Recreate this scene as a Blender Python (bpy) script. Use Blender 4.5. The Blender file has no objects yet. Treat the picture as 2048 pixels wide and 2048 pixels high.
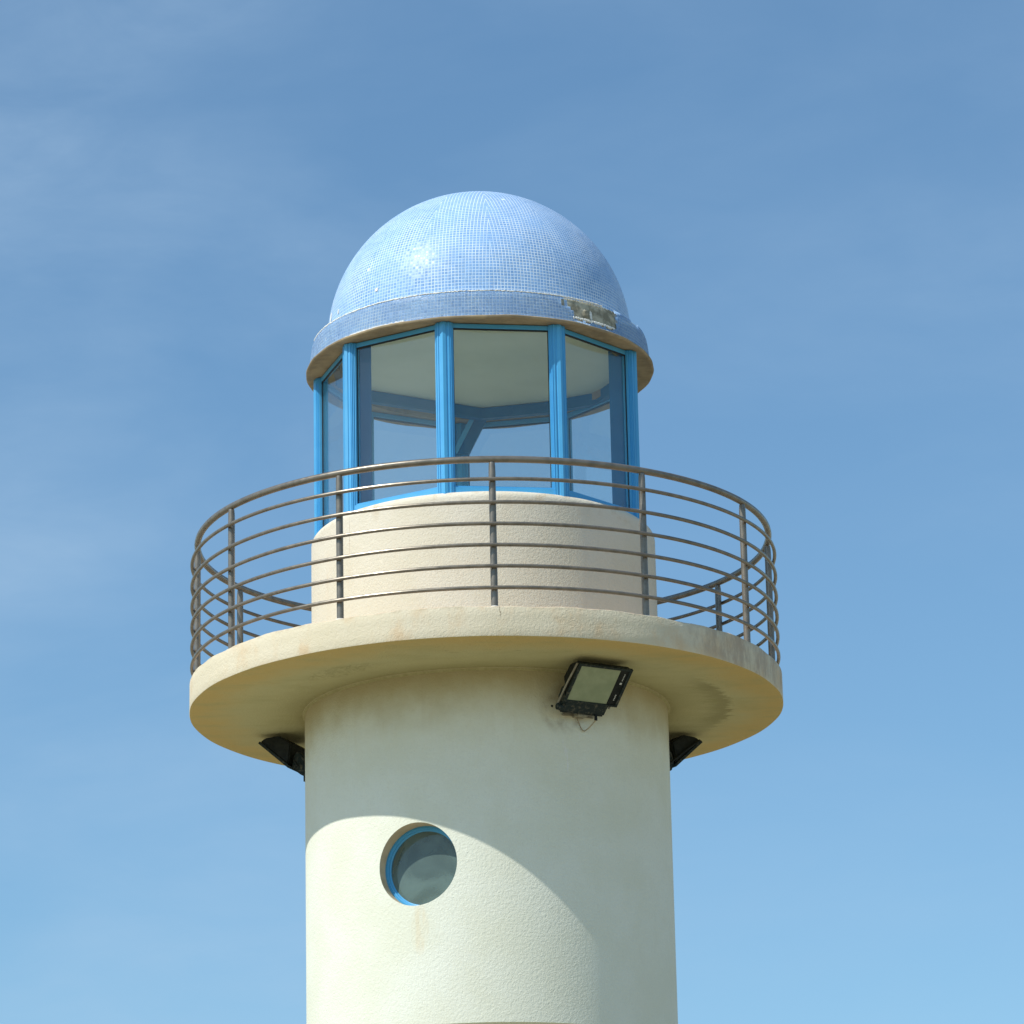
import bpy, bmesh, math, random
from math import sin, cos, pi, radians as R_
from mathutils import Vector, Matrix
random.seed(7)
S = bpy.context.scene

# ------------------------------------------------------------------ camera
cd = bpy.data.cameras.new('camera'); cam = bpy.data.objects.new('camera', cd)
S.collection.objects.link(cam); S.camera = cam
cd.sensor_width = 36; cd.lens = 36 * 8193.9 / 2048; cd.clip_end = 20000; cd.clip_start = .1
rt = Vector((.99979556, -.00135497, -.02017415)); up = Vector((.01890334, -.29147161, .95639268)); fw = Vector((.00717607, .95657852, .29138641))
m = Matrix((rt, up, -fw)).transposed().to_4x4(); m.translation = Vector((0, -28.17239, 1.6)); cam.matrix_world = m

# ------------------------------------------------------------------ light
SUN_AZ, SUN_EL = -55.5, 48.75            # azimuth measured from the camera side (-y), towards -x when negative
sd = Vector((sin(R_(SUN_AZ)) * cos(R_(SUN_EL)), -cos(R_(SUN_AZ)) * cos(R_(SUN_EL)), sin(R_(SUN_EL))))
sl = bpy.data.lights.new('sun', 'SUN'); sl.energy = 4.1; sl.angle = R_(.5); sl.color = (1, .96, .86)
so = bpy.data.objects.new('sun', sl); S.collection.objects.link(so); so.location = sd * 60
so.rotation_euler = sd.to_track_quat('Z', 'Y').to_euler()
W = bpy.data.worlds.new('World'); S.world = W; W.use_nodes = True
nt = W.node_tree; nt.nodes.clear()
def N(t, typ, **k):
    n = t.nodes.new(typ)
    for a, b in k.items():
        if a == 'ins':
            for i, v in b.items(): n.inputs[i].default_value = v
        else: setattr(n, a, b)
    return n
def L(t, a, b): t.links.new(a, b)
sky = N(nt, 'ShaderNodeTexSky', sky_type='NISHITA', sun_disc=False, sun_elevation=R_(SUN_EL), sun_rotation=math.atan2(sd.x, sd.y), altitude=0, air_density=1.0, dust_density=.6, ozone_density=1.6)
tc = N(nt, 'ShaderNodeTexCoord')
mp = N(nt, 'ShaderNodeMapping', ins={'Rotation': (R_(8), R_(14), 0), 'Scale': (1.0, 1.0, 2.6)})
nz = N(nt, 'ShaderNodeTexNoise', ins={'Scale': 5.5, 'Detail': 6, 'Roughness': .55, 'Distortion': .35})
rp = N(nt, 'ShaderNodeMapRange', ins={1: .42, 2: .75, 3: 0, 4: .27})
mx = N(nt, 'ShaderNodeMix', data_type='RGBA', ins={7: (3.75, 5.25, 6.9, 1)})
bg = N(nt, 'ShaderNodeBackground', ins={1: .12}); wo = N(nt, 'ShaderNodeOutputWorld')
tint = N(nt, 'ShaderNodeMix', data_type='RGBA', blend_type='MULTIPLY', ins={0: 1, 7: (.88, 1.135, 1.20, 1)})
L(nt, tc.outputs['Generated'], mp.inputs[0]); L(nt, mp.outputs[0], nz.inputs[0]); L(nt, nz.outputs[0], rp.inputs[0]); 
sx_ = N(nt, 'ShaderNodeSeparateXYZ'); L(nt, tc.outputs['Generated'], sx_.inputs[0])
lr = N(nt, 'ShaderNodeMapRange', interpolation_type='SMOOTHSTEP', ins={1: -.13, 2: .10, 3: 1.35, 4: .6}); L(nt, sx_.outputs[0], lr.inputs[0])
fine = N(nt, 'ShaderNodeTexNoise', ins={'Scale': 19, 'Detail': 7, 'Roughness': .6, 'Distortion': .5}); L(nt, mp.outputs[0], fine.inputs[0])
fr_ = N(nt, 'ShaderNodeMapRange', ins={1: .3, 2: .7, 3: .55, 4: 1.35}); L(nt, fine.outputs[0], fr_.inputs[0])
m1 = N(nt, 'ShaderNodeMath', operation='MULTIPLY'); L(nt, rp.outputs[0], m1.inputs[0]); L(nt, lr.outputs[0], m1.inputs[1])
m2 = N(nt, 'ShaderNodeMath', operation='MULTIPLY'); L(nt, m1.outputs[0], m2.inputs[0]); L(nt, fr_.outputs[0], m2.inputs[1]); L(nt, m2.outputs[0], mx.inputs[0])
L(nt, sky.outputs[0], tint.inputs[6]); L(nt, tint.outputs[2], mx.inputs[6]); L(nt, mx.outputs[2], bg.inputs[0]); L(nt, bg.outputs[0], wo.inputs[0])
S.view_settings.view_transform = 'Standard'; S.view_settings.look = 'None'; S.view_settings.exposure = 0; S.view_settings.gamma = 1
S.render.engine = 'CYCLES'; S.cycles.transparent_max_bounces = 24; S.cycles.max_bounces = 10

# ------------------------------------------------------------------ materials
def mat(name):
    M = bpy.data.materials.new(name); M.use_nodes = True
    t = M.node_tree; b = t.nodes['Principled BSDF']; return M, t, b
def mixc(t, fac, a, b, bt='MIX'):
    n = N(t, 'ShaderNodeMix', data_type='RGBA', blend_type=bt)
    for s, v in ((0, fac), (6, a), (7, b)):
        if isinstance(v, bpy.types.NodeSocket): L(t, v, n.inputs[s])
        else: n.inputs[s].default_value = v if s == 0 else (*v, 1)
    return n.outputs[2]
def mth(t, op, *a):
    n = N(t, 'ShaderNodeMath', operation=op)
    for i, v in enumerate(a):
        if isinstance(v, bpy.types.NodeSocket): L(t, v, n.inputs[i])
        else: n.inputs[i].default_value = v
    return n.outputs[0]
def rng(t, v, a, b, c=0, d=1, smooth=True):
    n = N(t, 'ShaderNodeMapRange', interpolation_type='SMOOTHSTEP' if smooth else 'LINEAR', ins={1: a, 2: b, 3: c, 4: d}); L(t, v, n.inputs[0]); return n.outputs[0]
def noise(t, vec, scale, detail=4, rough=.55, dist=0):
    n = N(t, 'ShaderNodeTexNoise', ins={'Scale': scale, 'Detail': detail, 'Roughness': rough, 'Distortion': dist}); L(t, vec, n.inputs[0]); return n.outputs[0]
def coords(t, scale=None, obj=True):
    c = N(t, 'ShaderNodeTexCoord').outputs['Object' if obj else 'UV']
    if scale:
        mpn = N(t, 'ShaderNodeMapping', ins={'Scale': scale}); L(t, c, mpn.inputs[0]); return mpn.outputs[0]
    return c
def cyl(t):      # azimuth in degrees (0 towards -y), radius, height in object space
    s = N(t, 'ShaderNodeSeparateXYZ'); L(t, coords(t), s.inputs[0]); x, y, z = s.outputs
    az = mth(t, 'MULTIPLY', mth(t, 'ARCTAN2', x, mth(t, 'MULTIPLY', y, -1)), 180 / pi)
    r = mth(t, 'SQRT', mth(t, 'ADD', mth(t, 'MULTIPLY', x, x), mth(t, 'MULTIPLY', y, y)))
    return az, r, z
def blob(t, a, ac, aw, z, zc, zw):   # soft elliptical mask
    u = mth(t, 'DIVIDE', mth(t, 'SUBTRACT', a, ac), aw); v = mth(t, 'DIVIDE', mth(t, 'SUBTRACT', z, zc), zw)
    d = mth(t, 'ADD', mth(t, 'MULTIPLY', u, u), mth(t, 'MULTIPLY', v, v))
    return rng(t, d, 0.25, 1, 1, 0)
def bump(t, b, h, strength, dist):
    n = N(t, 'ShaderNodeBump', ins={'Strength': strength, 'Distance': dist}); L(t, h, n.inputs['Height']); L(t, n.outputs[0], b.inputs['Normal'])
def stucco_height(t, c):
    a = noise(t, c, 52, 3, .55, .6); g = noise(t, c, 130, 2, .5)
    return mth(t, 'ADD', a, mth(t, 'MULTIPLY', g, .35))

def plaster(name, base, kind):
    M, t, b = mat(name); c = coords(t); az, r, z = cyl(t)
    b.inputs['Roughness'].default_value = .88; b.inputs['Specular IOR Level'].default_value = .25
    col = mixc(t, rng(t, noise(t, c, 2.3, 5, .6), .35, .7), base, tuple(v * k for v, k in zip(base, (.95, .94, .90))))
    col = mixc(t, rng(t, noise(t, c, 60, 3), .5, .75, 0, .35), col, tuple(v * .86 for v in base))
    col = mixc(t, rng(t, noise(t, coords(t, (1.1, 1.1, .8)), 1.3, 6, .62), .42, .68, 0, .5), col, tuple(v * k for v, k in zip(base, (.93, .92, .86))))
    pale = rng(t, noise(t, c, 5.5, 7, .7), .58, .74, 0, .35); col = mixc(t, pale, col, tuple(min(.86, v * 1.06) for v in base))
    streak = noise(t, coords(t, (14, 14, .9)), 1.0, 5, .6)
    if kind == 'shaft':
        # dirt on the top of the shaft, with yellow ground bounce painted in
        edge = mth(t, 'ADD', z, mth(t, 'MULTIPLY', mth(t, 'SUBTRACT', noise(t, c, 3.5, 6, .6), .5), .34))
        col = mixc(t, rng(t, edge, 8.20, 8.70, 0, .92), col, (.46, .39, .215))
        col = mixc(t, mth(t, 'MULTIPLY', rng(t, edge, 8.1, 8.55), rng(t, streak, .5, .75, 0, .14)), col, (.44, .34, .20))
        rust = mth(t, 'MULTIPLY', blob(t, az, -21.5, 3.2, z, 6.92, .2), rng(t, noise(t, coords(t, (30, 30, 3)), 1, 4), .38, .62, .2, 1))
        col = mixc(t, mth(t, 'MULTIPLY', rust, .26), col, (.72, .50, .25))
        smut = mth(t, 'MULTIPLY', blob(t, az, 24, 9, z, 8.42, .2), rng(t, noise(t, c, 9, 5), .35, .7))
        col = mixc(t, mth(t, 'MULTIPLY', smut, .6), col, (.27, .20, .12))
        drip = mth(t, 'MULTIPLY', blob(t, az, 27, 5, z, 8.12, .2), rng(t, noise(t, coords(t, (38, 38, 6)), 1, 3), .60, .68))
        col = mixc(t, mth(t, 'MULTIPLY', drip, .7), col, (.82, .82, .80))
    if kind == 'deck':
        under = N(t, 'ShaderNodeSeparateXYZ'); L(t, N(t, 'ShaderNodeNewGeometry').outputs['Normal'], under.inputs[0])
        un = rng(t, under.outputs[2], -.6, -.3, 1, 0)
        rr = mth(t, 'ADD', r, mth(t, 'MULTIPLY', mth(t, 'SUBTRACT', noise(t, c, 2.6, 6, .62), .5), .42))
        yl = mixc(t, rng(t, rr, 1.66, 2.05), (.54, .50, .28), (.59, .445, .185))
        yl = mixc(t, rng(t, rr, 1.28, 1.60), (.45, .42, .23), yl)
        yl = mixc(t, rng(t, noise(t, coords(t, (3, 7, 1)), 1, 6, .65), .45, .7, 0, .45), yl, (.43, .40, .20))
        # mould and peeling paint
        w = noise(t, c, 20, 6, .7, 1.5)
        k1 = mth(t, 'MULTIPLY', blob(t, az, -38, 13, r, 1.60, .14), rng(t, w, .42, .66))
        er = mth(t, 'ADD', r, mth(t, 'MULTIPLY', mth(t, 'SUBTRACT', noise(t, coords(t, (5, 21, 1)), 1, 6, .72, .8), .5), .34))
        k2 = mth(t, 'MULTIPLY', rng(t, mth(t, 'ABSOLUTE', mth(t, 'SUBTRACT', az, 84)), 14, 32, 1, 0), rng(t, er, 1.50, 1.68, .18, 1))
        k2 = mth(t, 'MULTIPLY', k2, rng(t, er, 1.705, 1.73, 1, 0))
        k3 = mth(t, 'MULTIPLY', blob(t, az, 6, 26, r, 1.74, .06), rng(t, noise(t, coords(t, (5, 30, 1)), 1, 6, .7, 1.0), .56, .66))
        k4 = mth(t, 'MULTIPLY', rng(t, r, 1.30, 1.37, 1, 0), rng(t, w, .35, .6))
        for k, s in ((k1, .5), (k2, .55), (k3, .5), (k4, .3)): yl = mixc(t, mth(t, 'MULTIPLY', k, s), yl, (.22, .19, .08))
        st = rng(t, noise(t, coords(t, (4.5, 4.5, 3)), 1, 6, .65), .46, .74, 0, .72)
        col = mixc(t, st, col, (.66, .47, .28))
        gl = mth(t, 'MULTIPLY', blob(t, az, 62, 28, z, 8.82, .2), rng(t, noise(t, coords(t, (9, 9, 4)), 1, 6, .7), .36, .62))
        col = mixc(t, mth(t, 'MULTIPLY', gl, .6), col, (.36, .28, .22))
        col = mixc(t, mth(t, 'MULTIPLY', rng(t, z, 8.87, 8.90), rng(t, noise(t, c, 14, 5), .42, .6, 0, .5)), col, (.45, .37, .25))
        # a crack beside the near post
        ck = mth(t, 'ABSOLUTE', mth(t, 'SUBTRACT', mth(t, 'ADD', az, mth(t, 'MULTIPLY', noise(t, c, 22, 3), 1.2)), 3.4))
        cm = mth(t, 'MULTIPLY', rng(t, ck, .05, .11, 1, 0), blob(t, z, 8.86, .05, az, 2.8, 3))
        col = mixc(t, mth(t, 'MULTIPLY', cm, .7), col, (.2, .15, .1))
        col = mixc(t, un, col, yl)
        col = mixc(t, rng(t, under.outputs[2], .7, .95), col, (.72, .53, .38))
    if kind == 'drum':
        st = rng(t, noise(t, coords(t, (6, 6, 2)), 1, 6, .65), .55, .8, 0, .35)
        col = mixc(t, st, col, (.68, .54, .38))
        col = mixc(t, mth(t, 'MULTIPLY', rng(t, z, 9.80, 9.97), rng(t, noise(t, c, 10, 6), .5, .68, 0, .55)), col, (.55, .42, .26))
        ln = mth(t, 'MULTIPLY', rng(t, mth(t, 'ABSOLUTE', mth(t, 'SUBTRACT', mth(t, 'ADD', az, mth(t, 'MULTIPLY', noise(t, c, 9, 3), 1.1)), -48.5)), .07, .2, 1, 0), blob(t, z, 9.78, .16, az, -48.5, 9))
        col = mixc(t, mth(t, 'MULTIPLY', ln, .4), col, (.4, .3, .2))
    L(t, col, b.inputs['Base Color'])
    bump(t, b, stucco_height(t, c), .6, .0066)
    return M
WH = (.80, .815, .715)
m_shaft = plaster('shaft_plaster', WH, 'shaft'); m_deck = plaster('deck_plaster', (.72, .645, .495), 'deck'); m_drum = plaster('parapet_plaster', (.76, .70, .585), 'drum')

def simple(name, c1, c2, rough, metal=0, scale=8, lo=.35, hi=.7, bmp=0, bscale=60, spec=.5, coat=0):
    M, t, b = mat(name); c = coords(t)
    L(t, mixc(t, rng(t, noise(t, c, scale, 5, .6), lo, hi), c1, c2), b.inputs['Base Color'])
    L(t, rng(t, noise(t, c, scale * 2.2, 4), .3, .7, rough * .85, min(1, rough * 1.2)), b.inputs['Roughness'])
    b.inputs['Metallic'].default_value = metal; b.inputs['Specular IOR Level'].default_value = spec; b.inputs['Coat Weight'].default_value = coat
    if bmp: bump(t, b, noise(t, c, bscale, 5, .6), bmp, .004)
    return M
m_rev = simple('reveal_warm_bounce', (.66, .56, .40), (.55, .45, .30), .9, scale=9, spec=.2, bmp=.4)  # porthole reveal plaster, warm bounced light mixed into its colour
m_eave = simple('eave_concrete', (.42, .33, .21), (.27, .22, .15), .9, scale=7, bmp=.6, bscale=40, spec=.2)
m_bare = simple('bare_concrete', (.52, .48, .37), (.25, .23, .17), .95, scale=13, lo=.38, hi=.62, bmp=1, bscale=28, spec=.2)
m_mortar = simple('white_mortar', (.88, .87, .82), (.74, .72, .66), .9, scale=40, bmp=.8, bscale=60, spec=.2)
m_blue = simple('blue_painted_aluminium', (.070, .375, .71), (.085, .41, .74), .42, scale=5, spec=.55)
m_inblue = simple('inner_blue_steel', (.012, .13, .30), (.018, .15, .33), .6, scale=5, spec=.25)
m_rubber = simple('black_gasket', (.012, .014, .02), (.02, .02, .025), .6, scale=20)
m_ceil = simple('ceiling_paint', (.66, .70, .57), (.60, .64, .51), .9, scale=1.6, spec=.2, bmp=.2)
m_steel = simple('brushed_steel', (.245, .215, .178), (.17, .152, .126), .36, metal=.45, scale=14)
m_black = simple('black_housing', (.006, .009, .009), (.016, .019, .018), .6, scale=22, bmp=.3, spec=.25)
m_worn = simple('weathered_dark_metal', (.014, .024, .026), (.10, .095, .075), .6, scale=34, lo=.5, hi=.68, bmp=.9, spec=.25)
m_grey = simple('grey_bracket', (.36, .34, .27), (.22, .2, .16), .55, metal=.3, scale=30)
m_cable = simple('beige_cable', (.42, .34, .22), (.34, .27, .18), .6, scale=20)
m_mark = simple('white_label', (.6, .62, .62), (.45, .47, .47), .6, scale=20)
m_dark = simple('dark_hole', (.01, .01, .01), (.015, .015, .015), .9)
m_ground = simple('sandy_paving', (.36, .305, .20), (.31, .27, .17), .95, scale=.3, spec=.1)

# mosaic: UV counted in tiles
def mosaic(name, deep, pale, edge_dirt=False):
    M, t, b = mat(name); b.inputs['Specular IOR Level'].default_value = .24; uv = coords(t, obj=False); c = coords(t)
    s = N(t, 'ShaderNodeSeparateXYZ'); L(t, uv, s.inputs[0])
    wob = mth(t, 'MULTIPLY', mth(t, 'SUBTRACT', noise(t, c, 9, 2), .5), .35)
    def line(v):
        f = mth(t, 'FRACT', mth(t, 'ADD', v, wob)); d = mth(t, 'ABSOLUTE', mth(t, 'SUBTRACT', f, .5))
        return rng(t, d, .355, .445)
    g = mth(t, 'MAXIMUM', line(s.outputs[0]), line(s.outputs[1]))
    cell = N(t, 'ShaderNodeCombineXYZ')
    L(t, mth(t, 'FLOOR', mth(t, 'ADD', s.outputs[0], wob)), cell.inputs[0]); L(t, mth(t, 'FLOOR', mth(t, 'ADD', s.outputs[1], wob)), cell.inputs[1])
    wn = N(t, 'ShaderNodeTexWhiteNoise', noise_dimensions='3D'); L(t, cell.outputs[0], wn.inputs[0])
    col = mixc(t, wn.outputs[0], deep, pale)
    col = mixc(t, rng(t, noise(t, c, 3, 5, .6), .4, .7, 0, .4), col, tuple(min(1, v * 1.25) for v in pale))
    # a few lost or chipped tiles show the white bed
    wn2 = N(t, 'ShaderNodeTexWhiteNoise', noise_dimensions='4D', ins={'W': 3.7}); L(t, cell.outputs[0], wn2.inputs[0])
    lost = mth(t, 'GREATER_THAN', wn2.outputs[0], .9992)
    grout = mixc(t, rng(t, noise(t, c, 5, 5), .35, .7), (.70, .82, .94), (.50, .67, .88))
    g2 = mth(t, 'MAXIMUM', g, lost)
    L(t, mixc(t, g2, col, grout), b.inputs['Base Color'])
    L(t, mth(t, 'ADD', mth(t, 'MULTIPLY', g2, .45), .33), b.inputs['Roughness'])
    geo = N(t, 'ShaderNodeNewGeometry')
    o = N(t, 'ShaderNodeVectorMath', operation='SUBTRACT', ins={1: (.5, .5, .5)}); L(t, wn.outputs[1], o.inputs[0])
    sc = N(t, 'ShaderNodeVectorMath', operation='SCALE', ins={3: .12}); L(t, o.outputs[0], sc.inputs[0])
    ad = N(t, 'ShaderNodeVectorMath', operation='ADD'); L(t, geo.outputs['Normal'], ad.inputs[0]); L(t, sc.outputs[0], ad.inputs[1])
    no = N(t, 'ShaderNodeVectorMath', operation='NORMALIZE'); L(t, ad.outputs[0], no.inputs[0])
    bp = N(t, 'ShaderNodeBump', ins={'Strength': .5, 'Distance': .003}); L(t, mth(t, 'SUBTRACT', 1, g2), bp.inputs['Height']); L(t, no.outputs[0], bp.inputs['Normal'])
    L(t, bp.outputs[0], b.inputs['Normal'])
    return M
m_mos = mosaic('blue_glass_mosaic', (.175, .335, .62), (.28, .47, .77))
m_mosf = mosaic('blue_glass_mosaic_band', (.29, .48, .76), (.40, .61, .87))

def glass(name, tint, dust, dustcol, refl=1.0):
    M, t, b = mat(name); t.nodes.remove(b); out = [n for n in t.nodes if n.type == 'OUTPUT_MATERIAL'][0]
    tr = N(t, 'ShaderNodeBsdfTransparent', ins={0: (*tint, 1)}); gl = N(t, 'ShaderNodeBsdfGlossy', ins={0: (refl, refl, refl, 1), 1: .015})
    df = N(t, 'ShaderNodeBsdfDiffuse', ins={0: (*dustcol, 1)}); fr = N(t, 'ShaderNodeFresnel', ins={0: 1.5})
    gq = N(t, 'ShaderNodeNewGeometry'); L(t, rng(t, gq.outputs['Backfacing'], 0, 1, 1.5, 1 / 1.5, False), fr.inputs[0])
    a = N(t, 'ShaderNodeMixShader'); c = N(t, 'ShaderNodeMixShader')
    L(t, rng(t, noise(t, coords(t), 4.0, 4, .5, .8), .3, .75, dust * .75, dust * 1.25), a.inputs[0]); L(t, tr.outputs[0], a.inputs[1]); L(t, df.outputs[0], a.inputs[2])
    L(t, fr.outputs[0], c.inputs[0]); L(t, a.outputs[0], c.inputs[1]); L(t, gl.outputs[0], c.inputs[2]); L(t, c.outputs[0], out.inputs[0])
    return M
m_glass = glass('lantern_glass', (.955, .97, .965), .014, (.62, .68, .62))
m_port = glass('porthole_glass', (.5, .55, .55), .42, (.25, .36, .33))
m_lens = simple('frosted_lens', (.34, .39, .26), (.25, .30, .19), .22, scale=6, lo=.3, hi=.7)

# ------------------------------------------------------------------ mesh helpers
def finish(name, bm, m_, parent=None, sharp=35, smooth=True):
    bmesh.ops.remove_doubles(bm, verts=bm.verts, dist=1e-6) if not bm.loops.layers.uv else None
    bm.normal_update()
    for f in bm.faces: f.smooth = smooth
    for e in bm.edges:
        if len(e.link_faces) == 2 and e.calc_face_angle(0) > R_(sharp): e.smooth = False
    me = bpy.data.meshes.new(name); bm.to_mesh(me); bm.free()
    for mm in (m_ if isinstance(m_, (list, tuple)) else [m_]): me.materials.append(mm)
    o = bpy.data.objects.new(name, me); S.collection.objects.link(o)
    if parent: o.parent = parent
    return o
def pol(az, r, z): a = R_(az); return Vector((r * sin(a), -r * cos(a), z))
def lathe(prof, seg=256, bm=None, closed=False):
    bm = bm or bmesh.new(); rings = []
    for r, z in prof:
        rings.append([bm.verts.new(pol(360 * i / seg, r, z)) for i in range(seg)] if r > 1e-6 else [bm.verts.new((0, 0, z))])
    pairs = list(zip(rings, rings[1:])) + ([(rings[-1], rings[0])] if closed else [])
    for a, b in pairs:
        for i in range(seg):
            j = (i + 1) % seg
            if len(a) == 1 and len(b) == 1: continue
            if len(a) == 1: bm.faces.new((a[0], b[j], b[i]))
            elif len(b) == 1: bm.faces.new((a[i], a[j], b[0]))
            else: bm.faces.new((a[i], a[j], b[j], b[i]))
    bmesh.ops.recalc_face_normals(bm, faces=bm.faces)
    return bm
def tube(path, r, seg=12, bm=None, closed=False):
    bm = bm or bmesh.new(); n = len(path); rings = []
    for i, p in enumerate(path):
        p = Vector(p)
        d = (Vector(path[(i + 1) % n]) - Vector(path[i - 1])) if closed else (Vector(path[min(i + 1, n - 1)]) - Vector(path[max(i - 1, 0)]))
        d.normalize(); ref = Vector((0, 0, 1)) if abs(d.z) < .9 else Vector((1, 0, 0))
        u = d.cross(ref).normalized(); v = u.cross(d).normalized()
        rings.append([bm.verts.new(p + u * r * cos(2 * pi * k / seg) + v * r * sin(2 * pi * k / seg)) for k in range(seg)])
    m_ = n if closed else n - 1
    for i in range(m_):
        a, b = rings[i], rings[(i + 1) % n]
        for k in range(seg): bm.faces.new((a[k], a[(k + 1) % seg], b[(k + 1) % seg], b[k]))
    if not closed: bm.faces.new(rings[0]); bm.faces.new(rings[-1])
    bmesh.ops.recalc_face_normals(bm, faces=bm.faces)
    return bm
def box(bm, o, ux, uy, uz, x0, x1, y0, y1, z0, z1):   # box in a local frame
    vs = [bm.verts.new(o + ux * x + uy * y + uz * z) for x in (x0, x1) for y in (y0, y1) for z in (z0, z1)]
    for f in ((0, 1, 3, 2), (4, 6, 7, 5), (0, 4, 5, 1), (2, 3, 7, 6), (0, 2, 6, 4), (1, 5, 7, 3)): bm.faces.new([vs[i] for i in f])
    return vs
def prism(bm, pts, z0, z1):          # horizontal polygon extruded upwards
    a = [bm.verts.new((p[0], p[1], z0)) for p in pts]; b = [bm.verts.new((p[0], p[1], z1)) for p in pts]
    n = len(pts); bm.faces.new(a); bm.faces.new(b)
    for i in range(n): bm.faces.new((a[i], a[(i + 1) % n], b[(i + 1) % n], b[i]))
    return a + b
def bevel(bm, w, seg=2):
    bmesh.ops.recalc_face_normals(bm, faces=bm.faces)
    bmesh.ops.bevel(bm, geom=[e for e in bm.edges if len(e.link_faces) == 2 and e.calc_face_angle(0) > .5], offset=w, segments=seg, affect='EDGES', clamp_overlap=True)
UP = Vector((0, 0, 1))
def empty(name, loc, rz=0):
    o = bpy.data.objects.new(name, None); S.collection.objects.link(o); o.location = loc; o.rotation_euler = (0, 0, rz); o.empty_display_size = .3; return o

# ------------------------------------------------------------------ ground
bm = bmesh.new(); bmesh.ops.create_circle(bm, cap_ends=True, radius=6000, segments=96)
g = finish('ground', bm, m_ground); g['kind'] = 'structure'

# ------------------------------------------------------------------ lighthouse
LH = empty('lighthouse', (0, 0, 0))
LH['label'] = 'round cream plastered lighthouse tower with blue mosaic dome, glazed lantern room and railed gallery'; LH['category'] = 'lighthouse'

RS = 1.285; AZW, ZW, RW = -22.4, 7.365, .284
# shaft, with a true round opening for the porthole
bm = bmesh.new()
ZT, ZB = 8.70, 6.269
dz = .42; da = 20.0   # half size of the patch round the opening
def sv(az, z, r=RS): return bm.verts.new(pol(az, r, z))
segs = 240; step = 360 / segs
azs = [AZW + da + i * (360 - 2 * da) / 216 for i in range(217)]
zs = [ZB + (ZT - ZB) * i / 16 for i in range(17)]
grid = [[sv(a, z) for z in zs] for a in azs]
for i in range(216):
    for j in range(16): bm.faces.new((grid[i][j], grid[i + 1][j], grid[i + 1][j + 1], grid[i][j + 1]))
azp = [AZW - da + i * 2 * da / 24 for i in range(25)]
for z0, z1, n in ((ZB, ZW - dz, 6), (ZW + dz, ZT, 5)):
    gg = [[sv(a, z0 + (z1 - z0) * k / n) for k in range(n + 1)] for a in azp]
    for i in range(24):
        for j in range(n): bm.faces.new((gg[i][j], gg[i + 1][j], gg[i + 1][j + 1], gg[i][j + 1]))
NS = 96
def circ_pt(k):
    ph = 2 * pi * k / NS; return math.degrees(math.asin(RW * cos(ph) / RS)), RW * sin(ph)
def sq_pt(k):
    ph = 2 * pi * k / NS; c_, s_ = cos(ph), sin(ph); m_ = max(abs(c_), abs(s_)); return da * c_ / m_, dz * s_ / m_
rings = []
for q in range(9):
    f = q / 8; row = []
    for k in range(NS):
        a, b_ = circ_pt(k), sq_pt(k); row.append(sv(AZW + a[0] * (1 - f) + b_[0] * f, ZW + a[1] * (1 - f) + b_[1] * f))
    rings.append(row)
for a, b_ in zip(rings, rings[1:]):
    for k in range(NS): bm.faces.new((a[k], a[(k + 1) % NS], b_[(k + 1) % NS], b_[k]))
# reveal of the opening, running straight back along the window's own axis
nW = pol(AZW, 1, 0); tW = Vector((cos(R_(AZW)), sin(R_(AZW)), 0)); DEP = .30
rv = []
for k in range(NS):
    ph = 2 * pi * k / NS; x = RW * cos(ph); zz = ZW + RW * sin(ph); d0 = math.sqrt(RS ** 2 - x * x)
    rv.append([bm.verts.new(tW * x + nW * d + UP * zz) for d in (d0, d0 - .006, d0 - .10, RS - DEP)])
for k in range(NS):
    for j in range(3): bm.faces.new((rv[k][j], rv[(k + 1) % NS][j], rv[(k + 1) % NS][j + 1], rv[k][j + 1]))
# underside of the shaft wall where it steps back
lo = [sv(i * 1.5, ZB) for i in range(240)]; li = [sv(i * 1.5, ZB, 1.17) for i in range(240)]
for i in range(240): bm.faces.new((lo[i], lo[(i + 1) % 240], li[(i + 1) % 240], li[i]))
bmesh.ops.remove_doubles(bm, verts=bm.verts, dist=2e-5)
bmesh.ops.recalc_face_normals(bm, faces=bm.faces)
shaft = finish('tower_shaft', bm, [m_shaft, m_rev], LH)
for p in shaft.data.polygons:
    c = p.center
    if math.hypot(c.x, c.y) < RS - .012 and c.z > 6.5: p.material_index = 1
finish('lower_shaft', lathe([(1.18, 0), (1.18, 6.268)], 160), m_shaft, LH)
# plaster cove where shaft and gallery meet
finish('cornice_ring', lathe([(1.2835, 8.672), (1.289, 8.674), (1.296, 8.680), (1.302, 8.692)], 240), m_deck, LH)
finish('interior_shade_liner', lathe([(1.02, 6.3), (1.02, 8.6)], 64), m_dark, LH)  # added near-black liner, stands in for the unlit shaft interior

# gallery deck
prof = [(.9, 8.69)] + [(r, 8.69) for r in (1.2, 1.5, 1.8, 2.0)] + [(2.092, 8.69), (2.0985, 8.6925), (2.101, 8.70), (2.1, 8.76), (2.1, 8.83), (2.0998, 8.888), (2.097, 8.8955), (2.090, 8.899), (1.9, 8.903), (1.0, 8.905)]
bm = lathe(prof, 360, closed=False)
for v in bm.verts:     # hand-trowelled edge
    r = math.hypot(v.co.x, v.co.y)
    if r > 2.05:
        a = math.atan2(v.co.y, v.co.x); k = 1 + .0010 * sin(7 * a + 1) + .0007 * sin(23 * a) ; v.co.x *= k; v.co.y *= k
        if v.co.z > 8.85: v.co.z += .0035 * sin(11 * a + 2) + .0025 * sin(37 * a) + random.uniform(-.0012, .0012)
finish('gallery_deck', bm, m_deck, LH)
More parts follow.
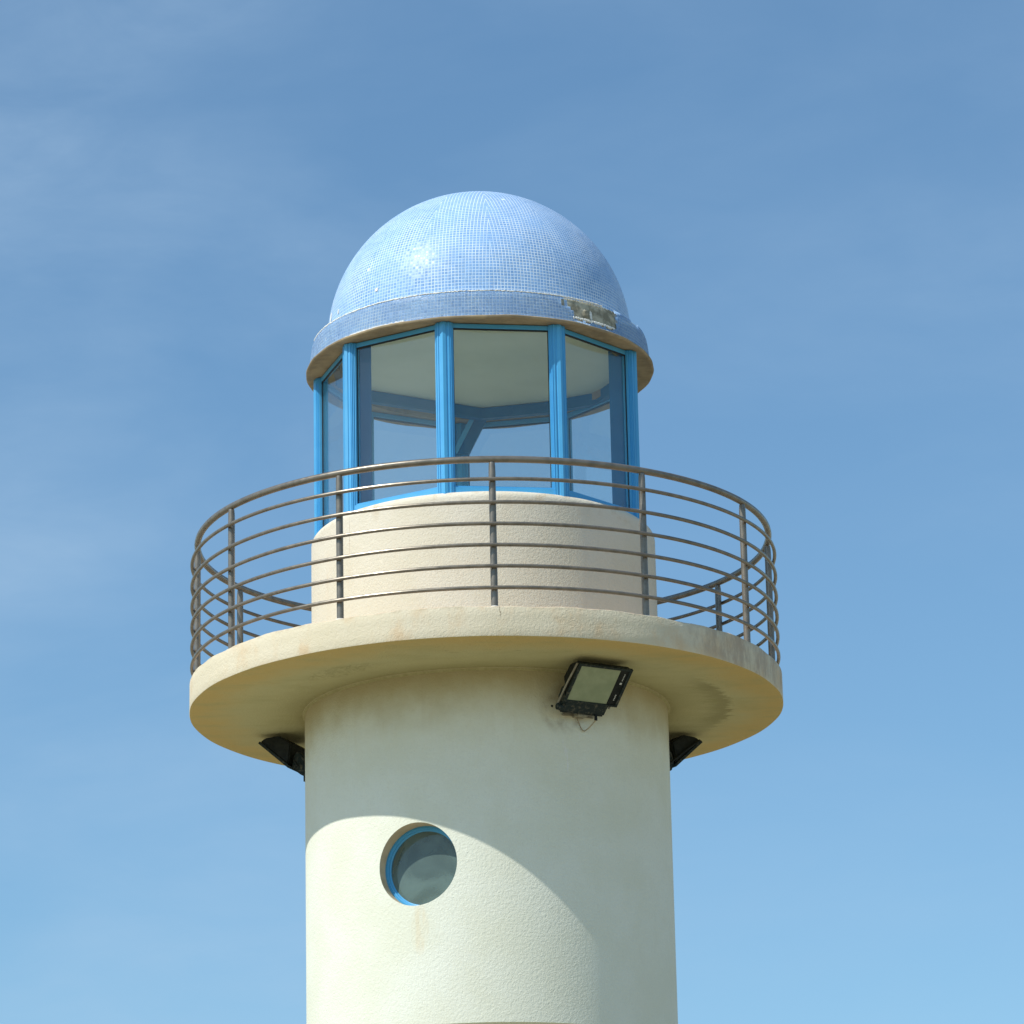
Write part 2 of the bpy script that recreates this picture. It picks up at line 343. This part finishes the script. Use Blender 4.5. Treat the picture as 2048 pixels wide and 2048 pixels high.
# parapet drum under the lantern
pf = [(1.233, 8.90), (1.233, 9.3), (1.232, 9.6), (1.231, 9.90)] + [(1.231 - .055 + .055 * cos(R_(a)), 9.920 + .055 * sin(R_(a))) for a in range(0, 91, 15)] + [(1.1, 9.977), (.95, 9.977)]
finish('parapet', lathe(pf, 300), m_drum, LH)
finish('lantern_floor', lathe([(0, 9.93), (1.05, 9.93)], 96), m_ceil, LH)

# lantern: nine windows
RV = 1.192; VA = [-12.2 + 40 * i for i in range(9)]; ZS, ZH = 9.975, 11.222
def vert(i, r=RV): p = pol(VA[i % 9], r, 0); return Vector((p.x, p.y, 0))
for i in range(9):
    a, b_ = vert(i), vert(i + 1); ux = (b_ - a).normalized(); mid = (a + b_) / 2; nn = mid.normalized(); hw = (b_ - a).length / 2
    bm = bmesh.new(); sw = .071
    # frame: stiles and rails with an outer step
    for x0, x1 in ((-hw + .012, -hw + sw), (hw - sw, hw - .012)):
        box(bm, mid, ux, nn, UP, x0, x1, -.050, -.002, ZS, ZH)
        xa, xb = (x0, x1 - .010) if x0 < 0 else (x0 + .010, x1)
        box(bm, mid, ux, nn, UP, xa, xb, -.004, .007, ZS + .001, ZH - .001)
    for z0, z1, za, zb in ((ZS, ZS + .055, ZS + .001, ZS + .042), (ZH - .032, ZH, 0, 0)):
        box(bm, mid, ux, nn, UP, -hw + sw, hw - sw, -.048, -.004 if za else -.016, z0 + .0005, z1 - .0005)
        if za: box(bm, mid, ux, nn, UP, -hw + sw - .012, hw - sw + .012, -.006, .005, za, zb)
    fr = finish('window_frame', bm, m_blue, LH, smooth=False)
    bm = bmesh.new(); box(bm, mid, ux, nn, UP, -hw + sw - .004, hw - sw + .004, -.034, -.028, ZS + .050, ZH - .028)
    finish('pane', bm, m_glass, fr, smooth=False)
    bm = bmesh.new(); x0, x1, z0, z1, w = -hw + sw - .001, hw - sw + .001, ZS + .054, ZH - .031, .0065
    for q in ((x0, x0 + w, z0, z1), (x1 - w, x1, z0, z1), (x0 + w, x1 - w, z0, z0 + w), (x0 + w, x1 - w, z1 - w * 1.9, z1)):
        box(bm, mid, ux, nn, UP, q[0], q[1], -.0275, -.021, q[2], q[3])
    finish('gasket', bm, m_rubber, fr, smooth=False)
for i in range(9):
    v = vert(i); e1 = (vert(i + 1) - v).normalized(); e0 = (vert(i - 1) - v).normalized(); out = v.normalized()
    n1 = ((vert(i) + vert(i + 1)) / 2).normalized(); n0 = ((vert(i) + vert(i - 1)) / 2).normalized()
    bm = bmesh.new()
    def off(e, n, s, d): return v + e * s + n * d
    # folded corner cover with two raised ribs each side
    half = [(.016, .016), (.019, .011), (.030, .011), (.032, .016), (.041, .016), (.043, .011), (.048, .011), (.050, .015), (.052, .015), (.053, .004), (.053, -.056)]
    pts = [v + out * .020] + [off(e1, n1, a, b) for a, b in half] + [v - out * .085] + [off(e0, n0, a, b) for a, b in reversed(half)]
    prism(bm, pts, ZS - .03, ZH + .001)
    bmesh.ops.recalc_face_normals(bm, faces=bm.faces)
    finish('corner_post', bm, m_blue, LH, smooth=False)

# ceiling, the blue steel under it and the inner columns
finish('ceiling', lathe([(0, 11.29), (1.02, 11.285), (1.12, 11.282)], 96), m_ceil, LH)
ZC = 11.281
B = [(-1.06, -.20), (-1.04, .12), (-.86, .50), (.0, .985), (.50, .86), (.90, .655), (1.07, .25), (1.08, -.18)]
def beam(name, p, q, w, z0, z1, mm=m_inblue):
    p = Vector((*p, 0)); q = Vector((*q, 0)); u = (q - p).normalized(); n = Vector((-u.y, u.x, 0)); bm = bmesh.new()
    box(bm, p, u, n, UP, -.03, (q - p).length + .03, 0, w, z0, z1); bmesh.ops.recalc_face_normals(bm, faces=bm.faces)
    return finish(name, bm, mm, LH, smooth=False)
for k, (p, q) in enumerate(zip(B, B[1:])):
    p_ = Vector(p); q_ = Vector(q); beam('ceiling_beam', q, p, .055, ZC - .082 - .0007 * k, ZC - .0007 * (k % 2))
def column(c, d, w, th):
    d = Vector((*d, 0)).normalized(); n = Vector((-d.y, d.x, 0)); bm = bmesh.new()
    box(bm, Vector((*c, 0)), d, n, UP, -w / 2, w / 2, -th / 2, th / 2, 9.94, 11.2805); bevel(bm, .004, 1)
    return finish('inner_column', bm, m_inblue, LH, smooth=False)
column((-.826, -.565), (-1, .02), .105, .05)
column((.983, -.345), (1, -.5), .115, .04)
# slanted brace between the beam corner and the rear post
bm = bmesh.new(); a = Vector((-.005, .985, 11.205)); b_ = Vector((-.135, 1.03, 10.96)); d = (b_ - a); u = d.normalized(); sx = Vector((1, 0, 0)); sy = Vector((0, 1, 0))
vs = [bm.verts.new(p + sx * x + sy * y) for p in (a, b_) for x in (-.085, .045) for y in (0, .04)]
for f in ((0, 1, 3, 2), (4, 6, 7, 5), (0, 4, 5, 1), (2, 3, 7, 6), (0, 2, 6, 4), (1, 5, 7, 3)): bm.faces.new([vs[i] for i in f])
bmesh.ops.recalc_face_normals(bm, faces=bm.faces)
br = finish('diagonal_brace', bm, m_inblue, LH, smooth=False)
bm = bmesh.new()
vs = [bm.verts.new(p + sx * x + sy * y) for p in (a, b_) for x in (-.083, -.045) for y in (-.022, -.0005)]
for f in ((0, 1, 3, 2), (4, 6, 7, 5), (0, 4, 5, 1), (2, 3, 7, 6), (0, 2, 6, 4), (1, 5, 7, 3)): bm.faces.new([vs[i] for i in f])
bmesh.ops.recalc_face_normals(bm, faces=bm.faces)
finish('flange', bm, m_blue, br, smooth=False)

# eave: rough concrete soffit with a rounded lip
pf = [(1.04, 11.30), (1.04, 11.2285), (1.12, 11.2285), (1.20, 11.2265), (1.238, 11.2185), (1.253, 11.220), (1.261, 11.227), (1.263, 11.236), (1.256, 11.243), (1.235, 11.246), (1.10, 11.252)]
bm = lathe(pf, 300)
for v in bm.verts:
    r = math.hypot(v.co.x, v.co.y)
    if r > 1.22:
        a = math.atan2(v.co.y, v.co.x); k = 1 + .0016 * sin(9 * a) + .0011 * sin(31 * a + 1); v.co.x *= k; v.co.y *= k; v.co.z += .003 * sin(5 * a + 1) + .0015 * sin(17 * a)
finish('eave_soffit', bm, m_eave, LH)

# mosaic band: one quad per tile, some of them fallen off
T = .0243; NC = 318; NR = 8; ZF0, ZF1 = 11.239, 11.438
def rf(f): return 1.243 - .026 * f + (0 if f < .85 else -(f - .85) * .04)
bm = bmesh.new(); uvl = bm.loops.layers.uv.new('UVMap')
random.seed(4)
def missing(c, r):
    az = (360 * c / NC + 180) % 360 - 180
    if az > 50.6 and az < 52.5 and r >= 3 and random.random() < .5: return True
    if 33 < az < 49 and r == 1 and random.random() < .35: return True
    if 29.5 < az < 32.6 and r < 2 + (32.6 - az) * 1.3: return False
    if 29.5 < az < 51.8 and r >= 2:
        if az < 31 and random.random() < .45: return True
        return az >= 31 or r > 4
    if 49 < az < 52 and r == 7: return True
    if 63 < az < 69 and r == 7: return True
    if az < 31 and az > 28.3 and 4 <= r and random.random() < .4: return True
    return False
vg = [[bm.verts.new(pol(360 * c / NC, rf(r / NR), ZF0 + (ZF1 - ZF0) * r / NR)) for c in range(NC)] for r in range(NR + 1)]
for r in range(NR):
    for c in range(NC):
        if missing(c, r): continue
        f = bm.faces.new((vg[r][c], vg[r][(c + 1) % NC], vg[r + 1][(c + 1) % NC], vg[r + 1][c]))
        for lp, (uu, vv) in zip(f.loops, ((c, r), (c + 1, r), (c + 1, r + 1), (c, r + 1))): lp[uvl].uv = (uu, vv + 100)
bmesh.ops.solidify(bm, geom=bm.faces[:], thickness=.009)
bmesh.ops.recalc_face_normals(bm, faces=bm.faces)
fas = finish('mosaic_band', bm, m_mosf, LH, sharp=60)
fo = fas.data
# core behind the band and the ledge on top
finish('band_core', lathe([(1.20, 11.246), (1.228, 11.247), (1.206, 11.428), (1.08, 11.434)], 240), m_mortar, LH)
# bare concrete where the tiles fell off
bm = bmesh.new(); rows = []
for j in range(19):
    f = j / 18; row = []
    for i in range(61):
        az = 28.4 + 24.2 * i / 60; hh = .006 * sin(i * .9 + j * .4) * sin(j * .7) ; r = rf(.22 + .76 * f) - .0075 - abs(hh) * .3 + random.uniform(-.0012, .0012)
        if (i - 24) ** 2 / 9 + (j - 7) ** 2 / 16 < 1: r += .010
        if (i - 30) ** 2 / 2.5 + (j - 7) ** 2 / 20 < 1: r -= .006
        row.append(bm.verts.new(pol(az, r, ZF0 + (ZF1 - ZF0) * (.20 + .765 * f))))
    rows.append(row)
for j in range(18):
    for i in range(60): bm.faces.new((rows[j][i], rows[j][i + 1], rows[j + 1][i + 1], rows[j + 1][i]))
bmesh.ops.recalc_face_normals(bm, faces=bm.faces)
pt = finish('bare_patch', bm, m_bare, fas, sharp=50); pt['label'] = 'bare grey concrete patch where tiles have fallen off'
# ragged white bedding along the patch and along the top of the band
def ragged(name, a0, a1, z, h, r, parent, mm=m_mortar, n=90, slope=0, th=.006):
    bm = bmesh.new(); vs = []
    for i in range(n + 1):
        az = a0 + (a1 - a0) * i / n; u = random.uniform(-.45, .45) * h; w = random.uniform(-.35, .35) * h
        zc = z + slope * i / n
        vs.append([bm.verts.new(pol(az, r + dr, zz)) for dr, zz in ((0, zc - h / 2 + u), (th, zc - h / 3 + u), (th, zc + h / 3 + w), (0, zc + h / 2 + w))])
    for i in range(n):
        for k in range(3): bm.faces.new((vs[i][k], vs[i + 1][k], vs[i + 1][k + 1], vs[i][k + 1]))
    bmesh.ops.recalc_face_normals(bm, faces=bm.faces)
    return finish(name, bm, mm, parent, sharp=80)
ragged('mortar_edge', 32.3, 51.0, 11.283, .016, rf(.2) - .004, fas)
ragged('mortar_edge', -50, 46, 11.4370, .010, rf(1) - .002, fas, n=300, th=.007)
ragged('mortar_edge', -80, -50, 11.4385, .010, rf(1) - .003, fas, n=120)
ragged('mortar_edge', -52, -25, 11.250, .010, rf(0) - .003, fas, n=90)

# dome, laid in gores of sheet mosaic
RD, ZD = 1.106, 11.468
bm = bmesh.new(); uvl = bm.loops.layers.uv.new('UVMap'); G = 14; na, nb = 16, 64
for gi in range(G):
    ac = -8 + 360 * gi / G; half = 180 / G; vrow = []
    for j in range(nb + 1):
        ph = 90 * j / nb - (1.6 if j == 0 else 0)
        r_ = RD * cos(R_(ph)) if ph > 0 else RD; z_ = ZD + RD * sin(R_(ph)) if ph > 0 else ZD - .035
        vrow.append([(pol(ac - half + 2 * half * i / na, r_, z_), (R_(-half + 2 * half * i / na)) * r_ / T + gi * 40 + .5, (RD * R_(ph)) / T + (0 if ph > 0 else -.3)) for i in range(na + 1)])
    vv = [[bm.verts.new(p[0]) for p in row] for row in vrow]
    for j in range(nb):
        for i in range(na):
            idx = [(j, i), (j, i + 1), (j + 1, i + 1), (j + 1, i)]
            f = bm.faces.new([vv[a_][b_] for a_, b_ in idx])
            for lp, (a_, b_) in zip(f.loops, idx): lp[uvl].uv = vrow[a_][b_][1:]
bmesh.ops.remove_doubles(bm, verts=bm.verts, dist=1e-5)
bmesh.ops.recalc_face_normals(bm, faces=bm.faces)
dome = finish('dome', bm, m_mos, LH, sharp=80)
# small chips of white bedding low on the dome's side
for az, ph, w, h in ((-76, 6.5, .035, .085), (-66, 5.5, .02, .04), (-41, 6.6, .03, .03)):
    c0 = pol(az, RD * cos(R_(ph)) + .001, ZD + RD * sin(R_(ph))); n_ = pol(az, cos(R_(ph)), sin(R_(ph))).normalized(); u = Vector((cos(R_(az)), sin(R_(az)), 0)); v_ = n_.cross(u)
    if v_.z < 0: v_ = -v_
    bm = bmesh.new(); k = 11; ring = []
    for q in range(k):
        t_ = 2 * pi * q / k; rr = random.uniform(.7, 1.15); ring.append(bm.verts.new(c0 + u * w / 2 * rr * cos(t_) + v_ * h / 2 * rr * sin(t_)))
    f = bm.faces.new(ring); ex = bmesh.ops.extrude_face_region(bm, geom=[f])
    for g_ in ex['geom']:
        if isinstance(g_, bmesh.types.BMVert): g_.co += n_ * .004
    bmesh.ops.recalc_face_normals(bm, faces=bm.faces)
    finish('mortar_chip', bm, m_mortar, dome, smooth=False)

# porthole
def ring_mesh(prof, seg=96):      # profile (radius, depth along window axis) closed loop
    bm = bmesh.new(); rr = []
    for r, d in prof:
        rr.append([bm.verts.new(tW * r * cos(2 * pi * k / seg) + UP * (ZW + r * sin(2 * pi * k / seg)) + nW * d) for k in range(seg)])
    for a, b_ in zip(rr, rr[1:] + rr[:1]):
        for k in range(seg): bm.faces.new((a[k], a[(k + 1) % seg], b_[(k + 1) % seg], b_[k]))
    bmesh.ops.recalc_face_normals(bm, faces=bm.faces); return bm
D0 = RS - .128
bm = ring_mesh([(.2835, D0), (.272, D0 + .002), (.270, D0 - .006), (.262, D0 - .007), (.260, D0 - .022), (.252, D0 - .026), (.252, D0 - .05), (.2835, D0 - .05)])
pw = finish('round_window', bm, m_blue, LH)
bm = bmesh.new(); k = 96
# slightly domed pane
rr = []
for r in (.2535, .2, .13, .06): rr.append([bm.verts.new(tW * r * cos(2 * pi * q / k) + UP * (ZW + r * sin(2 * pi * q / k)) + nW * (D0 - .030 + .012 * (1 - (r / .2535) ** 2))) for q in range(k)])
c_ = bm.verts.new(nW * (D0 - .018) + UP * ZW)
for a, b_ in zip(rr, rr[1:]):
    for q in range(k): bm.faces.new((a[q], a[(q + 1) % k], b_[(q + 1) % k], b_[q]))
for q in range(k): bm.faces.new((rr[-1][q], rr[-1][(q + 1) % k], c_))
bmesh.ops.recalc_face_normals(bm, faces=bm.faces)
finish('pane', bm, m_port, pw)

# railing
NSEG = 240
def ringpath(r, z, n=NSEG): return [pol(360 * i / n, r, z + .0016 * sin(i * .13 + z * 9)) for i in range(n)]
rail = finish('railing', tube(ringpath(2.042, 9.930), .0232, 14, closed=True), m_steel, LH)
for z in (9.782, 9.622, 9.472, 9.323, 9.176, 9.029):
    finish('rail', tube(ringpath(2.081, z), .0130, 10, closed=True), m_steel, rail)
posts = []
bm = lathe([(.0, 0), (.0235, 0), (.0235, .94), (.0225, .985), (.0195, 1.012), (0, 1.012)], 20)
for v in bm.verts: pass
proto = finish('post', bm, m_steel, rail)
PA = [1.9 + 30 * i for i in range(12)]
for i, a in enumerate(PA):
    o = proto if i == 0 else proto.copy()
    if i: S.collection.objects.link(o); o.parent = rail
    o.location = pol(a, 2.044, 8.896)
for i, a in enumerate(PA):
    bm = lathe([(0, 8.8975), (.034, 8.8975), (.035, 8.903), (.03, 8.9065), (.0238, 8.908)], 18)
    for v in bm.verts: v.co += pol(a, 2.044, 0)
    finish('foot_plate', bm, m_mortar, rail)

# drill hole left in the shaft by an earlier fitting
bm = bmesh.new(); cH = pol(20.3, RS + .0008, 8.434); nH = pol(20.3, 1, 0); uH = Vector((cos(R_(20.3)), sin(R_(20.3)), 0))
vs = [bm.verts.new(cH + uH * .0085 * cos(2 * pi * k / 16) + UP * .0085 * sin(2 * pi * k / 16)) for k in range(16)]; vb = [bm.verts.new(v.co - nH * .02) for v in vs]
bm.faces.new(vs)
for k in range(16): bm.faces.new((vs[k], vs[(k + 1) % 16], vb[(k + 1) % 16], vb[k]))
finish('drill_hole', bm, m_dark, shaft, smooth=False)

# ------------------------------------------------------------------ floodlights
def extr(prof, hw, bm, hw2=None):    # profile in (y outwards, z up), extruded along x
    n = len(prof); a = [bm.verts.new((-hw, y, z)) for y, z in prof]; b_ = [bm.verts.new((hw, y, z)) for y, z in prof]
    bm.faces.new(a); bm.faces.new(b_)
    for i in range(n): bm.faces.new((a[i], a[(i + 1) % n], b_[(i + 1) % n], b_[i]))
def make_flood(az, label, zoff=0, swing=0, arm=None):
    # x runs along the wall, y points away from the wall
    root = empty('floodlight', pol(az, RS, 8.385 + zoff), R_(az) + pi + R_(swing))
    root['label'] = label; root['category'] = 'floodlight'; root['group'] = 'floodlights under the gallery deck'
    HW = .205; ty, tz = .405, .25      # outer tip of the face
    bm = bmesh.new()
    extr([(ty, tz), (ty - .035, tz + .024), (ty - .15, tz + .032), (ty - .245, tz - .035), (ty - .225, tz - .188), (ty - .01, tz - .012)], HW - .01, bm); bevel(bm, .008, 2)
    hs = finish('housing', bm, m_black, root, smooth=False)
    # the face plane
    f0 = Vector((0, ty, tz)); f1 = Vector((0, ty - .235, tz - .205)); dv = (f1 - f0).normalized(); ux = Vector((1, 0, 0)); nv = ux.cross(dv).normalized()
    if nv.z > 0: nv = -nv
    LN = (f1 - f0).length
    bm = bmesh.new()
    for x0, x1, y0, y1 in ((-HW, -HW + .02, 0, LN), (HW - .016, HW, 0, LN), (-HW + .02, HW - .016, 0, .016), (-HW + .02, HW - .016, LN - .012, LN)):
        box(bm, f0, ux, dv, nv, x0, x1, y0, y1, -.004, .014)
    bmesh.ops.recalc_face_normals(bm, faces=bm.faces); finish('rim', bm, m_worn, root, smooth=False)
    bm = bmesh.new(); xs = -HW + .085
    box(bm, f0, ux, dv, nv, xs, HW - .017, .018, LN - .013, .002, .006); bmesh.ops.recalc_face_normals(bm, faces=bm.faces)
    gl = finish('lens', bm, m_lens, root, smooth=False)
    bm = bmesh.new(); box(bm, f0, ux, dv, nv, -HW + .021, xs - .001, .018, LN - .013, .001, .0075); bmesh.ops.recalc_face_normals(bm, faces=bm.faces)
    st = finish('side_strip', bm, m_black, root, smooth=False)
    bm = bmesh.new()
    box(bm, f0, ux, dv, nv, -HW + .038, -HW + .054, .115, .130, .0076, .0095)
    bmesh.ops.recalc_face_normals(bm, faces=bm.faces); finish('label_plate', bm, m_mark, st, smooth=False); bm = bmesh.new()
    for q in range(5): box(bm, f0, ux, dv, nv, -HW + .040, -HW + .047, .045 + q * .012, .052 + q * .012, .008, .0088)
    bmesh.ops.recalc_face_normals(bm, faces=bm.faces); finish('marking', bm, m_mark, st, smooth=False); bm = bmesh.new()
    for q in range(4): box(bm, f0, ux, dv, nv, -HW + .040, -HW + .048, .215 + q * .013, .223 + q * .013, .008, .0088)
    bmesh.ops.recalc_face_normals(bm, faces=bm.faces); finish('marking', bm, m_mark, st, smooth=False)
    # control gear box below the face, with ribs
    bm = bmesh.new(); y, z = ty - .235, tz - .205
    extr([(y + .012, z - .004), (y - .012, z + .1), (y - .045, z + .12), (y - .100, z + .06), (y - .105, z - .055), (y - .07, z - .062), (y - .03, z - .03)], HW - .035, bm)
    for v in bm.verts: v.co.x += .02
    bevel(bm, .01, 2)
    finish('gear_box', bm, m_worn, root, smooth=False)
    # stirrup bracket
    bm = bmesh.new()
    for s in (-1, 1):
        tube([Vector((s * (HW + .008), ty - .30, tz - .21)), Vector((s * (HW + .009), ty - .16, tz - .10)), Vector((s * (HW + .008), ty - .02, tz + .0))][:3] if s > 0 else [Vector((s * (HW - .02), ty - .30, tz - .21)), Vector((s * (HW - .005), ty - .27, tz - .16))], .0075, 8, bm)
    box(bm, Vector((0, 0, 0)), ux, Vector((0, 1, 0)), UP, -.12, .12, -.018, .012, -.012, .018)
    box(bm, Vector((0, 0, 0)), ux, Vector((0, 1, 0)), UP, -.04, .04, .0, .08, -.02, .02)
    bmesh.ops.recalc_face_normals(bm, faces=bm.faces); finish('bracket', bm, arm or m_black, root, smooth=False)  # same bracket on all; black on the side lamps paints their silhouette shade
    # hinge knob
    bm = bmesh.new(); tube([Vector((HW - .04, y - .06, z - .03)), Vector((HW + .02, y - .06, z - .03))], .024, 10, bm); bevel(bm, .004, 1); finish('knob', bm, m_worn, root, smooth=False)
    # cable gland and drooping cable
    bm = bmesh.new(); gx = -.085
    tube([Vector((gx, y - .07, z - .05)), Vector((gx, y - .07, z - .095))], .011, 10, bm); finish('cable_gland', bm, m_black, root)
    pts = []
    for q in range(17):
        s = q / 16; pts.append(Vector((gx + .115 * s, y - .07 - (.085 if s > .3 else .085 * s / .3) * 1, z - .092 - .075 * sin(pi * min(1, s * 1.15)) + .03 * s)))
    bm = tube(pts, .0042, 7); finish('cable', bm, m_cable, root)
    return root
make_flood(28.8, 'black floodlight with pale square lens facing the camera, under the deck', arm=m_grey)
make_flood(-113, 'black floodlight seen edge-on, jutting from the left edge of the shaft under the gallery deck', .0)
make_flood(121, 'black floodlight half hidden behind the right edge of the shaft under the gallery deck', 0)
